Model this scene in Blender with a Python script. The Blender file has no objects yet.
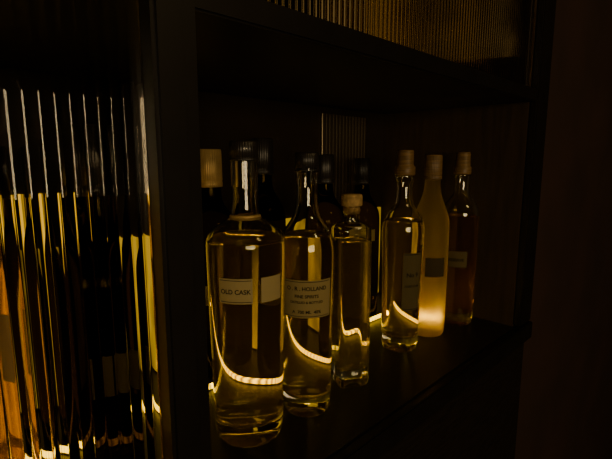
import bpy, bmesh, math, random
from mathutils import Vector
random.seed(4)
scene = bpy.context.scene
S = 1.12      # shelf top height
U = 1.491     # underside of upper shelf
YF = 0.255    # cabinet front
YB = 0.535    # cabinet back
YS = 0.441    # led strip
XR = 0.757    # right inner side
XL = -0.75

# ---------------------------------------------------------------- materials
def new_mat(name):
    m = bpy.data.materials.new(name); m.use_nodes = True
    nt = m.node_tree; nt.nodes.clear()
    out = nt.nodes.new('ShaderNodeOutputMaterial')
    return m, nt, out

def principled(name, col, rough=0.5, metal=0.0, noise=0.0, nscale=20, bump=0.0, spec=0.5, stretch=(1,1,1), coat=0.0):
    m, nt, out = new_mat(name)
    b = nt.nodes.new('ShaderNodeBsdfPrincipled')
    b.inputs['Roughness'].default_value = rough
    b.inputs['Metallic'].default_value = metal
    b.inputs['Specular IOR Level'].default_value = spec
    b.inputs['Coat Weight'].default_value = coat
    tc = nt.nodes.new('ShaderNodeTexCoord'); mp = nt.nodes.new('ShaderNodeMapping')
    mp.inputs['Scale'].default_value = stretch
    n = nt.nodes.new('ShaderNodeTexNoise'); n.inputs['Scale'].default_value = nscale
    n.inputs['Detail'].default_value = 6
    nt.links.new(tc.outputs['Object'], mp.inputs[0]); nt.links.new(mp.outputs[0], n.inputs['Vector'])
    r = nt.nodes.new('ShaderNodeValToRGB')
    r.color_ramp.elements[0].position = .3; r.color_ramp.elements[1].position = .7
    r.color_ramp.elements[0].color = (*[c*(1-noise) for c in col], 1)
    r.color_ramp.elements[1].color = (*[min(1, c*(1+noise)) for c in col], 1)
    nt.links.new(n.outputs['Fac'], r.inputs[0]); nt.links.new(r.outputs[0], b.inputs['Base Color'])
    if bump:
        bp = nt.nodes.new('ShaderNodeBump'); bp.inputs['Strength'].default_value = bump; bp.inputs['Distance'].default_value = .002
        nt.links.new(n.outputs['Fac'], bp.inputs['Height']); nt.links.new(bp.outputs[0], b.inputs['Normal'])
    nt.links.new(b.outputs[0], out.inputs[0])
    return m

def glass(name, col, ior=1.5, rough=0.0, haze=0.0, hcol=(1, .7, .3)):
    m, nt, out = new_mat(name)
    g = nt.nodes.new('ShaderNodeBsdfGlass')
    g.inputs['Color'].default_value = (*col, 1); g.inputs['IOR'].default_value = ior; g.inputs['Roughness'].default_value = rough
    if haze:
        t = nt.nodes.new('ShaderNodeBsdfTranslucent'); t.inputs['Color'].default_value = (*hcol, 1)
        mx = nt.nodes.new('ShaderNodeMixShader'); mx.inputs[0].default_value = haze
        nt.links.new(g.outputs[0], mx.inputs[1]); nt.links.new(t.outputs[0], mx.inputs[2]); nt.links.new(mx.outputs[0], out.inputs[0])
    else:
        nt.links.new(g.outputs[0], out.inputs[0])
    return m

def paper(name, col, trans=0.5):
    m, nt, out = new_mat(name)
    d = nt.nodes.new('ShaderNodeBsdfDiffuse'); t = nt.nodes.new('ShaderNodeBsdfTranslucent')
    mx = nt.nodes.new('ShaderNodeMixShader'); mx.inputs[0].default_value = trans
    n = nt.nodes.new('ShaderNodeTexNoise'); n.inputs['Scale'].default_value = 120
    r = nt.nodes.new('ShaderNodeValToRGB')
    r.color_ramp.elements[0].color = (*[c*.8 for c in col], 1); r.color_ramp.elements[1].color = (*col, 1)
    nt.links.new(n.outputs['Fac'], r.inputs[0])
    for x in (d, t): nt.links.new(r.outputs[0], x.inputs['Color'])
    nt.links.new(d.outputs[0], mx.inputs[1]); nt.links.new(t.outputs[0], mx.inputs[2]); nt.links.new(mx.outputs[0], out.inputs[0])
    return m

def led_mat(name, col, lo, hi):
    m, nt, out = new_mat(name)
    e = nt.nodes.new('ShaderNodeEmission'); e.inputs['Color'].default_value = (*col, 1)
    tc = nt.nodes.new('ShaderNodeTexCoord')
    w = nt.nodes.new('ShaderNodeTexWave'); w.inputs['Scale'].default_value = 38; w.bands_direction = 'X'
    w.inputs['Distortion'].default_value = 0
    mr = nt.nodes.new('ShaderNodeMapRange'); mr.inputs['To Min'].default_value = lo; mr.inputs['To Max'].default_value = hi
    nt.links.new(tc.outputs['Object'], w.inputs['Vector']); nt.links.new(w.outputs['Fac'], mr.inputs['Value'])
    nt.links.new(mr.outputs[0], e.inputs['Strength']); nt.links.new(e.outputs[0], out.inputs[0])
    return m

def panel_mat(name, col, lo, hi, sc):
    """emissive surface for added glow panels, brightness varied by noise"""
    m, nt, out = new_mat(name)
    e = nt.nodes.new('ShaderNodeEmission'); e.inputs['Color'].default_value = (*col, 1)
    tc = nt.nodes.new('ShaderNodeTexCoord'); mp = nt.nodes.new('ShaderNodeMapping'); mp.inputs['Scale'].default_value = sc
    n = nt.nodes.new('ShaderNodeTexNoise'); n.inputs['Scale'].default_value = 1; n.inputs['Detail'].default_value = 2
    mr = nt.nodes.new('ShaderNodeMapRange'); mr.inputs['From Min'].default_value = .35; mr.inputs['From Max'].default_value = .65
    mr.inputs['To Min'].default_value = lo; mr.inputs['To Max'].default_value = hi
    nt.links.new(tc.outputs['Object'], mp.inputs[0]); nt.links.new(mp.outputs[0], n.inputs['Vector'])
    nt.links.new(n.outputs['Fac'], mr.inputs['Value']); nt.links.new(mr.outputs[0], e.inputs['Strength'])
    nt.links.new(e.outputs[0], out.inputs[0])
    return m

M_wood = principled('dark_stained_wood', (0.014, 0.010, 0.007), .4, noise=.35, nscale=14, stretch=(2, 30, 30), bump=.08)
M_frame = principled('blackened_frame', (0.008, 0.0062, 0.005), .42, noise=.2, nscale=30)
M_back = principled('back_panel', (0.02, 0.013, 0.006), .4, noise=.3, nscale=8)
M_side = principled('side_panel', (0.035, 0.021, 0.009), .6, noise=.3, nscale=10, stretch=(10, 10, 1))
M_wall = principled('plaster_wall', (0.026, 0.010, 0.005), .85, noise=.25, nscale=6, bump=.3)
M_floor = principled('floor_boards', (0.03, 0.02, 0.014), .5, noise=.4, nscale=6, stretch=(1, 12, 1))
M_ceil = principled('ceiling_paint', (0.03, 0.026, 0.022), .9, noise=.1)
G_clear = glass('clear_glass', (.99, .98, .94), 1.5)
G_smoke = glass('dark_green_glass', (.12, .09, .03), 1.5)
G_reed = glass('reeded_glass', (.95, .93, .89), 1.5)
G_frost = glass('frosted_glass', (.97, .88, .62), 1.25, .5, .34, (.95, .80, .46))
L_amber = glass('amber_spirit', (.99, .92, .46), 1.36, 0, .12, (1, .72, .04))
L_solid = glass('amber_filled_bottle', (.95, .82, .30), 1.4, .03, .12, (1, .72, .08))
L_pale = glass('pale_spirit', (.99, .94, .5), 1.36, 0, .14, (1, .76, .06))
L_dark = glass('dark_spirit', (.80, .60, .18), 1.36, 0, .14, (.9, .58, .08))
P_cream = paper('cream_paper', (.75, .64, .36), .4)
P_tan = paper('tan_paper', (.70, .57, .27), .4)
P_tan2 = paper('aged_tan_paper', (.56, .44, .19), .4)
P_grey = paper('grey_paper', (.17, .135, .06), .3)
P_dark = paper('dark_paper', (.08, .062, .033), .2)
M_ink = principled('label_ink', (.02, .016, .01), .9, spec=.1)
M_black = principled('black_cap', (.018, .015, .013), .3, noise=.1)
M_gold = principled('gold_foil', (.62, .42, .14), .4, metal=.3, noise=.2, nscale=60)
M_tan = principled('tan_wood_stopper', (.17, .10, .03), .45, noise=.4, nscale=60, stretch=(1, 1, 8))
M_cork = principled('cork', (.42, .27, .09), .8, noise=.4, nscale=160, bump=.4)
M_led = led_mat('warm_led', (1, .58, .0), 1.4, 8)
M_puck = led_mat('warm_added_glow', (1, .54, .0), 26, 26)  # emission for the added puck behind the frosted bottle
M_led2 = led_mat('dim_warm_led', (1, .58, .10), .8, 2.0)
M_glow = panel_mat('amber_added_glow', (1, .54, .012), .04, 1.25, (80, 1, 3))
M_glow2 = panel_mat('dim_added_glow', (1, .60, .18), .01, .24, (60, 1, 2))
M_glow4 = panel_mat('side_added_glow', (1, .58, .16), .0, .12, (1, 45, 14))
M_glow3 = panel_mat('low_added_glow', (1, .58, .015), .04, .62, (14, 1, 8))

# ---------------------------------------------------------------- helpers
def link(o): scene.collection.objects.link(o); return o
def empty(name, loc):
    o = bpy.data.objects.new(name, None); o.empty_display_size = .05; o.location = loc; return link(o)

def mesh_obj(name, bm, mat, parent=None, smooth=False, loc=None):
    me = bpy.data.meshes.new(name); bm.to_mesh(me); bm.free()
    me.materials.append(mat)
    if smooth:
        for p in me.polygons: p.use_smooth = True
    o = link(bpy.data.objects.new(name, me))
    if parent: o.parent = parent
    if loc: o.location = loc
    return o

def box(name, x0, x1, y0, y1, z0, z1, mat, parent=None, bevel=.0):
    bm = bmesh.new(); bmesh.ops.create_cube(bm, size=1)
    c = Vector(((x0+x1)/2, (y0+y1)/2, (z0+z1)/2))
    for v in bm.verts: v.co = Vector((v.co.x*(x1-x0), v.co.y*(y1-y0), v.co.z*(z1-z0)))
    if bevel:
        bmesh.ops.bevel(bm, geom=bm.edges[:], offset=bevel, segments=2, affect='EDGES')
    return mesh_obj(name, bm, mat, parent, loc=c)

def chaikin(p, it=2):
    for _ in range(it):
        q = [p[0]]
        for a, b in zip(p[:-1], p[1:]):
            q.append((a[0]*.75+b[0]*.25, a[1]*.75+b[1]*.25)); q.append((a[0]*.25+b[0]*.75, a[1]*.25+b[1]*.75))
        q.append(p[-1]); p = q
    return p

def lathe(name, prof, mat, parent=None, n=72, shape=None, loc=None, smooth=True, closed=True):
    bm = bmesh.new(); rings = []
    for (r, z) in prof:
        if r < 1e-6: rings.append([bm.verts.new((0, 0, z))])
        else:
            ring = []
            for i in range(n):
                th = 2*math.pi*i/n
                k = shape(th, z) if shape else 1
                ring.append(bm.verts.new((r*k*math.cos(th), r*k*math.sin(th), z)))
            rings.append(ring)
    for a, b in zip(rings[:-1], rings[1:]):
        for i in range(n):
            j = (i+1) % n
            if len(a) == 1 and len(b) == 1: continue
            if len(a) == 1: bm.faces.new((a[0], b[j], b[i]))
            elif len(b) == 1: bm.faces.new((a[i], a[j], b[0]))
            else: bm.faces.new((a[i], a[j], b[j], b[i]))
    bmesh.ops.recalc_face_normals(bm, faces=bm.faces)
    o = mesh_obj(name, bm, mat, parent, smooth, loc)
    return o

def rad_at(prof, z):
    best = prof[-1][0]
    for a, b in zip(prof[:-1], prof[1:]):
        if a[1] <= z <= b[1] and b[1] > a[1]:
            t = (z-a[1])/(b[1]-a[1]); return a[0]*(1-t)+b[0]*t
    return best

def square_shape(z_top_body, z_neck, ang, n=7):
    def f(th, z):
        k = 1 if z < z_top_body else (0 if z > z_neck else 1-(z-z_top_body)/(z_neck-z_top_body))
        t = th-ang
        s = (abs(math.cos(t))**n+abs(math.sin(t))**n)**(-1/n)
        return 1+(s-1)*k
    return f

def bottle(name, x, y, outer, liquid_level, g_mat, l_mat, wall=.003, base=.012, punt=.006, shape=None, n=72, z0=S, solid=False):
    """outer: list (r,z) from heel to rim (z ascending)"""
    e = empty(name, (x, y, z0))
    rb = outer[0][0]
    prof = chaikin([(rb*.93, 0.0005)]+outer, 2)
    prof = [(0, punt), (rb*.45, punt*.8), (rb*.75, punt*.2), (rb*.86, 0.0)]+prof
    zmax = prof[-1][1]
    up = [p for p in prof[4:]]
    if solid:
        lathe('filled_glass', prof+[(0, zmax)], g_mat, e, n, shape)
        return e, up
    inner = []
    zb = base+punt
    N = 90
    for i in range(N+1):
        z = zmax-(zmax-zb)*i/N
        w = wall
        if z < zb+.006:
            t = 1-(z-zb)/.006; w = wall+.006*(1-math.sqrt(max(0, 1-t*t)))
        inner.append((max(.004, rad_at(up, z)-w), z))
    full = prof+[(prof[-1][0]-wall*.4, zmax+.0008)]+inner+[(inner[-1][0]*.6, zb+.0008), (0, zb+.002)]
    lathe('glass', full, g_mat, e, n, shape)
    if l_mat:
        lp = []
        for (r, z) in reversed(inner):
            if z <= liquid_level: lp.append((r+.0003, z-.0003))
        top = lp[-1]
        lq = [(0, zb+.0017), (lp[0][0]*.6, zb+.0005)]+lp+[(top[0]*.97, top[1]-.0006), (0, top[1]-.0006)]
        lathe('liquid', lq, l_mat, e, n, shape)
    return e, up

def label(parent, up, z0, z1, ang, span, mat, name='label', off=.0006, n=40, nz=6, thick=True):
    bm = bmesh.new(); g = []
    for k in range(nz+1):
        z = z0+(z1-z0)*k/nz; r = rad_at(up, z)+off
        g.append([bm.verts.new((r*math.cos(ang-span/2+span*i/n), r*math.sin(ang-span/2+span*i/n), z)) for i in range(n+1)])
    for k in range(nz):
        for i in range(n): bm.faces.new((g[k][i], g[k][i+1], g[k+1][i+1], g[k+1][i]))
    return mesh_obj(name, bm, mat, parent, True)

def border(parent, up, z0, z1, ang, span, mat, w=.0006):
    for k, (a, b) in enumerate(((z0+.0015, z0+.0015+w), (z1-.0015-w, z1-.0015))):
        label(parent, up, a, b, ang, span*.92, mat, 'label_rule_%d' % (k+1), off=.0009, nz=1)

def wrap_text(parent, up, txt, size, zc, ang, mat, off=.0009):
    cu = bpy.data.curves.new('t', 'FONT'); cu.body = txt; cu.size = size; cu.align_x = 'CENTER'
    cu.offset = size*.02
    o = link(bpy.data.objects.new('t', cu)); bpy.context.view_layer.update()
    dg = bpy.context.evaluated_depsgraph_get()
    me = bpy.data.meshes.new_from_object(o.evaluated_get(dg))
    bpy.data.objects.remove(o)
    r = rad_at(up, zc)+off
    for v in me.vertices:
        a = ang+v.co.x/r
        v.co = Vector((r*math.cos(a), r*math.sin(a), zc+v.co.y))
    me.materials.clear(); me.materials.append(mat)
    q = link(bpy.data.objects.new('label_text', me)); q.parent = parent
    return q

def cap(parent, r, z0, z1, mat, ribs=True, name='cap', taper=.96):
    h = z1-z0
    p = [(0, z0), (r*.96, z0), (r, z0+.0008), (r, z0+h*.12), (r*.965, z0+h*.14), (r*.965, z0+h*.17), (r, z0+h*.19),
         (r*taper, z1-.0015), (r*taper-.0012, z1), (0, z1+.0002)]
    sh = (lambda th, z: 1+.018*math.cos(th*36)) if ribs else None
    return lathe(name, p, mat, parent, 144 if ribs else 64, sh)

def ring(parent, r, z0, z1, mat, name='neck_ring'):
    return lathe(name, [(r-.0015, z0), (r, z0+.001), (r, z1-.001), (r-.0015, z1)], mat, parent, 64)

def facing(x, y): return math.atan2(-y, -x)

# ---------------------------------------------------------------- built-in cabinet
TOP = U+.55
sh1 = empty('shelf', (0, 0, 0))
box('board', XL, XR, YF, YB, S-.025, S, M_wood, sh1, .0015)
box('nosing', XL, XR+.05, YF-.012, YF-.0005, S-.03, S, M_frame, sh1, .0015)
sh2 = empty('upper_shelf', (0, 0, 0))
box('board', XL, XR, YF, YB, U, U+.018, M_wood, sh2, .001)
box('rail', .150, XR, YF-.006, YF-.0005, U-.001, U+.018, M_frame, sh2, .0015)
box('wall_back', XL, XR, YB, YB+.015, S-.6, TOP, M_back)
box('wall_side', XR, XR+.02, YF+.0045, YB+.015, S-.025, TOP, M_side)
box('wall_cabinet_left', XL-.02, XL, YF, YB+.015, 0, TOP, M_side)
box('trim_1', XR, XR+.05, YF-.008, YF+.004, S+.0015, TOP, M_frame, None, .002)
box('trim_2', .1335, .150, YF-.014, YF+.0, S+.0015, TOP, M_frame, None, .0015)
box('trim_3', XL-.02, XR+.05, YF-.018, YB+.015, TOP+.001, TOP+.03, M_frame, None, .002)
base = empty('base_cabinet', (0, 0, 0))
box('front', XL, XR+.05, YF, YF+.02, 0.0, S-.031, M_wood, base)
door = empty('reeded_glass_door', (0, 0, 0))
box('stile', .113, .1315, YF-.032, YF-.013, S-.03, TOP, M_frame, door, .0025)
box('top_rail', XL, .112, YF-.032, YF-.013, TOP-.03, TOP, M_frame, door, .002)
box('bottom_rail', XL, .112, YF-.034, YF-.013, S-.06, S-.031, M_frame, door, .002)

def reeded(name, x0, x1, y, z0, z1, pitch, amp, thick, mat, parent, front=-1):
    bm = bmesh.new(); per = 12
    n = int((x1-x0)/pitch*per)
    yb = y-front*thick
    F = []
    for i in range(n+1):
        x = x0+(x1-x0)*i/n
        ph = ((i % per)/per)*2-1
        F.append((x, y+front*amp*math.sqrt(max(0, 1-.92*ph*ph))))
    def quad(a, b, c, d): bm.faces.new([bm.verts.new(p) for p in (a, b, c, d)])
    cols = [(bm.verts.new((x, yy, z0)), bm.verts.new((x, yy, z1))) for x, yy in F]
    for a, b in zip(cols[:-1], cols[1:]): bm.faces.new((a[0], b[0], b[1], a[1]))        # fluted face (normal -y)
    quad((x0, yb, z0), (x0, yb, z1), (x1, yb, z1), (x1, yb, z0))                          # flat back (+y)
    for z, up_ in ((z0, False), (z1, True)):
        for a, b in zip(F[:-1], F[1:]):
            v = [(a[0], a[1], z), (b[0], b[1], z), (b[0], yb, z), (a[0], yb, z)]
            quad(*(v if up_ else v[::-1]))
    quad((x0, F[0][1], z0), (x0, F[0][1], z1), (x0, yb, z1), (x0, yb, z0))
    quad((x1, F[-1][1], z0), (x1, yb, z0), (x1, yb, z1), (x1, F[-1][1], z1))
    o = mesh_obj(name, bm, mat, parent, False)
    for p in o.data.polygons[:len(F)-1]: p.use_smooth = True
    return o
reeded('reeded_pane', -.5, .1125, YF-.018, S-.03, TOP-.031, .0066, .0007, .003, G_reed, door)
reeded('fluted_glass_pane', .1505, XR-.001, YF+.006, U+.0185, TOP-.005, .0066, .0009, .003, G_reed, None)
reeded('reeded_wall_panel', .57, .69, YB-.004, S+.20, U-.012, .009, .0016, .002, principled('reeded_mirror', (.2, .16, .1), .3, metal=.9), None)
box('added_glow_panel', -.45, .13, YB-.006, YB-.001, S+.004, S+.245, M_glow, None, .001)  # added glowing sheet, gives amber streaks and bottle silhouettes in the reeded glass
box('upper_added_glow_panel', .18, XR-.06, YB-.006, YB-.001, U+.05, U+.40, M_glow2, None, .001)  # added glow behind the upper fluted pane, makes its brown streaks
box('side_added_glow_panel', XR-.005, XR-.001, .30, .50, U+.075, U+.40, M_glow4, None, .001)  # added glow on the side wall, makes glints in the upper flutes
box('low_added_glow_panel', .145, XR-.01, YB-.006, YB-.001, S+.004, S+.185, M_glow3, None, .001)  # added glow behind the rows, brightens the liquids from the back

# LED strips
def led(name, x0, x1, y0, z0, mat):
    e = empty(name, ((x0+x1)/2, y0, z0))
    o = box('diffuser', x0, x1, y0, y0+.005, z0+.0015, z0+.0065, mat, e, .0006)
    o.location = Vector(o.location)-Vector(e.location)
    c = box('channel', x0, x1, y0-.0005, y0+.0055, z0, z0+.0012, M_frame, e, .0002)
    c.location = Vector(c.location)-Vector(e.location)
led('led_strip_light', -.6, XR-.004, YS, S, M_led)
led('upper_led_strip_light', .16, XR-.05, .50, U+.018, M_led2)
pk = empty('added_glow_puck', (.694, .389, S))  # added emitter hidden behind the frosted bottle to make its bottom glow
lathe('added_puck_base', [(0, 0), (.0115, 0), (.0115, .003), (.0105, .0035), (0, .0035)], M_frame, pk, 48)
lathe('added_puck_dome', [(0, .0036), (.010, .0036), (.009, .006), (.005, .0075), (0, .008)], M_puck, pk, 48)

# ---------------------------------------------------------------- bottles (front row)
# 1 : tall round shouldered bottle
o1 = [(.0345, .004), (.0355, .012), (.037, .10), (.0385, .180), (.0388, .197), (.0378, .207), (.033, .2135), (.022, .2205), (.0155, .2245),
      (.0142, .229), (.0128, .240), (.0128, .262), (.0128, .285), (.0135, .287), (.0135, .292)]
x, y = .261, .345
b, up = bottle('liquor_bottle', x, y, o1, .205, G_clear, L_amber, base=.014)
cap(b, .0140, .279, .298, M_black)
ring(b, .0152, .2225, .228, M_gold)
fb = facing(x, y)
label(b, up, .149, .173, fb-.28, .85, P_tan, 'front_label')
label(b, up, .149, .173, fb+.66, .62, P_tan, 'side_label')
border(b, up, .149, .173, fb-.28, .85, M_ink)
wrap_text(b, up, 'OLD CASK', .006, .1585, fb-.28, M_ink)
# 2
o2 = [(.0265, .004), (.0275, .014), (.029, .10), (.0305, .168), (.0305, .185), (.0285, .199), (.022, .210), (.0155, .219), (.0128, .229),
      (.0118, .24), (.0118, .262), (.0128, .267), (.0128, .272)]
x, y = .335, .334
b, up = bottle('liquor_bottle', x, y, o2, .204, G_clear, L_amber, base=.014)
cap(b, .0128, .268, .288, M_black)
fa = facing(x, y)
label(b, up, .116, .157, fa, 1.9, P_tan2)
wrap_text(b, up, 'O . R . HOLLAND', .0058, .146, fa, M_ink)
wrap_text(b, up, 'FINE SPIRITS', .0048, .138, fa, M_ink)
wrap_text(b, up, 'DISTILLED & BOTTLED', .0036, .132, fa, M_ink)
wrap_text(b, up, 'A  700 ML  40%', .0048, .121, fa, M_ink)
border(b, up, .116, .157, fa, 1.9, M_ink)
# 3 square
o3 = [(.0195, .003), (.0205, .01), (.0205, .10), (.0205, .195), (.0203, .200), (.017, .204), (.0105, .206), (.0095, .209), (.0095, .218), (.0105, .219), (.0105, .224)]
x, y = .415, .337
b, up = bottle('square_liquor_bottle', x, y, o3, .186, G_clear, L_pale, wall=.003, base=.018, punt=.003, shape=square_shape(.199, .206, math.radians(62)), n=96)
lathe('cork', [(0, .216), (.0078, .216), (.0082, .2255), (0, .2255)], M_cork, b, 48)
lathe('stopper', [(0, .2255), (.0118, .2255), (.0128, .2265), (.0128, .2375), (.0118, .2395), (0, .2398)], M_cork, b, 64)
# 4 bulbous
o4 = [(.0265, .004), (.0275, .014), (.0285, .10), (.0305, .16), (.0312, .178), (.0295, .193), (.023, .205), (.0155, .213), (.0125, .222),
      (.0115, .235), (.0115, .25), (.0135, .252), (.0135, .258)]
x, y = .553, .352
b, up = bottle('liquor_bottle', x, y, o4, .196, G_clear, L_amber, base=.014)
lathe('stopper', [(0, .2582), (.0135, .2582), (.0145, .26), (.0145, .270), (.0128, .272), (.0118, .2735), (.0118, .292), (.0108, .294), (0, .294)], M_tan, b, 64)
label(b, up, .065, .15, facing(x, y)+.55, 1.0, P_grey)
border(b, up, .065, .15, facing(x, y)+.55, 1.0, M_ink, .001)
wrap_text(b, up, 'No 9', .009, .115, facing(x, y)+.55, M_ink)
wrap_text(b, up, 'AGED RUM', .0045, .10, facing(x, y)+.55, M_ink)
# 5 frosted
o5 = [(.0275, .004), (.0285, .014), (.0285, .10), (.0285, .178), (.0275, .190), (.022, .205), (.0155, .222), (.0125, .235), (.0118, .25), (.0118, .262)]
x, y = .633, .352
b, up = bottle('frosted_liquor_bottle', x, y, o5, .17, G_frost, None, base=.014, solid=True)
cap(b, .0135, .250, .288, M_tan, True)
label(b, up, .100, .13, facing(x, y)+.35, 1.1, P_dark)
# 6
o6 = [(.0285, .004), (.0295, .014), (.0300, .10), (.0305, .185), (.0295, .198), (.024, .210), (.0155, .219), (.0125, .228), (.012, .25), (.0135, .252), (.0135, .256)]
x, y = .714, .343
b, up = bottle('liquor_bottle', x, y, o6, .19, G_clear, L_dark, base=.014)
lathe('stopper', [(0, .2562), (.0135, .2562), (.0142, .258), (.0142, .268), (.0122, .27), (.0115, .291), (.0105, .293), (0, .293)], M_tan, b, 64)
label(b, up, .103, .13, facing(x, y)-.1, 1.2, P_grey)
wrap_text(b, up, 'RESERVE', .007, .113, facing(x, y)-.1, M_ink)

# back row
wine = [(.0345, .004), (.0358, .014), (.0358, .1), (.0358, .18), (.0345, .198), (.026, .215), (.0165, .228), (.0142, .24), (.0135, .26), (.0135, .285), (.015, .286), (.015, .292)]
def simple_bottle(x, y, capmat, h=1.0, cr=.0145, lab=None, z0=S, g=G_smoke, sc=1.0, nm='dark_glass_bottle', cz=.250, lm=None):
    pr = [(r*sc, z*h) for r, z in wine]
    b, up = bottle(nm, x, y, pr, .19*h, g, None, base=.016, n=56, z0=z0, solid=True)
    cap(b, cr, cz*h, .298*h, capmat, True)
    if lab: label(b, up, lab[0], lab[1], facing(x, y)+lab[2], lab[3], lm or P_cream)
    return b
simple_bottle(.314, .487, M_gold, .985, .0155, (.10, .125, .5, 2.0), sc=.95)
simple_bottle(.402, .489, M_black, 1.04, .0155, sc=.92)
simple_bottle(.532, .489, M_black, .97, .0150, sc=.95)
simple_bottle(.630, .489, M_black, .95, .0150, (.14, .16, 0, 1.6), sc=.92)
# behind the reeded door
A = dict(g=L_solid, nm='liquor_bottle')
simple_bottle(.118, .335, M_black, 1.02, .0150, (.115, .145, .35, .9), sc=.9, lm=P_grey)
simple_bottle(.175, .489, M_black, 1.05, .0150, (.12, .155, 0, 1.3), sc=.92)
simple_bottle(.030, .352, M_gold, .98, .0145, (.14, .185, .2, 1.4), **A)
simple_bottle(.085, .489, M_black, .98, .0145, sc=.9)
simple_bottle(-.06, .37, M_black, 1.0, .0145, **A)
simple_bottle(-.01, .489, M_black, 1.0, .0145, **A)
simple_bottle(-.15, .37, M_black, 1.0, .0145)
simple_bottle(-.25, .37, M_gold, 1.0, .0145, **A)
# upper compartment
for i, xx in enumerate((.25, .36, .47, .57, .68)):
    simple_bottle(xx, .36+.03*(i % 2), (M_gold, M_black)[i % 2], .9+.04*(i % 3), .0145, g=(L_solid, G_smoke)[i % 2], nm=('spirits_bottle', 'wine_bottle')[i % 2], z0=U+.018)

# ---------------------------------------------------------------- room
box('floor', -3, 4, -3, 1, -.05, 0, M_floor)
box('ceiling', -3, 4, -3, 1, 2.6, 2.65, M_ceil)
box('wall_right_of_cabinet', XR+.051, 4, YF, YF+.1, 0, 2.6, M_wall)
box('wall_left', -3.1, -3, -3, 1, 0, 2.6, M_wall)
box('wall_right', 4, 4.1, -3, 1, 0, 2.6, M_wall)
box('wall_rear', -3, 4, -3.1, -3, 0, 2.6, M_wall)
box('wall_front', -3, XR+.05, YB+.02, YB+.12, 0, 2.6, M_wall)
box('baseboard_right', XR+.06, 4, YF-.015, YF, 0, .1, M_frame)

# ---------------------------------------------------------------- lights
def area(name, loc, target, size, sy, power, col):
    l = bpy.data.lights.new(name, 'AREA'); l.shape = 'RECTANGLE'; l.size = size; l.size_y = sy; l.energy = power; l.color = col
    o = link(bpy.data.objects.new(name, l)); o.location = loc
    o.rotation_euler = (Vector(target)-Vector(loc)).to_track_quat('-Z', 'Y').to_euler()
area('room_lamp', (-.9, -2.3, 1.48), (.2, .4, 1.35), 1.3, .6, 22, (1, .74, .40))
area('ceiling_lamp', (.5, -1.2, 2.5), (.5, .3, 1.3), .3, .3, 3.0, (1, .68, .27))

w = bpy.data.worlds.new('World'); scene.world = w; w.use_nodes = True
w.node_tree.nodes['Background'].inputs[0].default_value = (.02, .014, .01, 1)
w.node_tree.nodes['Background'].inputs[1].default_value = .1

# ---------------------------------------------------------------- camera
cd = bpy.data.cameras.new('camera'); cd.sensor_width = 36; cd.lens = 26.0; cd.clip_start = .01
co = link(bpy.data.objects.new('camera', cd)); co.location = (0, 0, 1.40)
co.rotation_euler = (math.radians(90-8.93), 0, math.radians(-45))
scene.camera = co
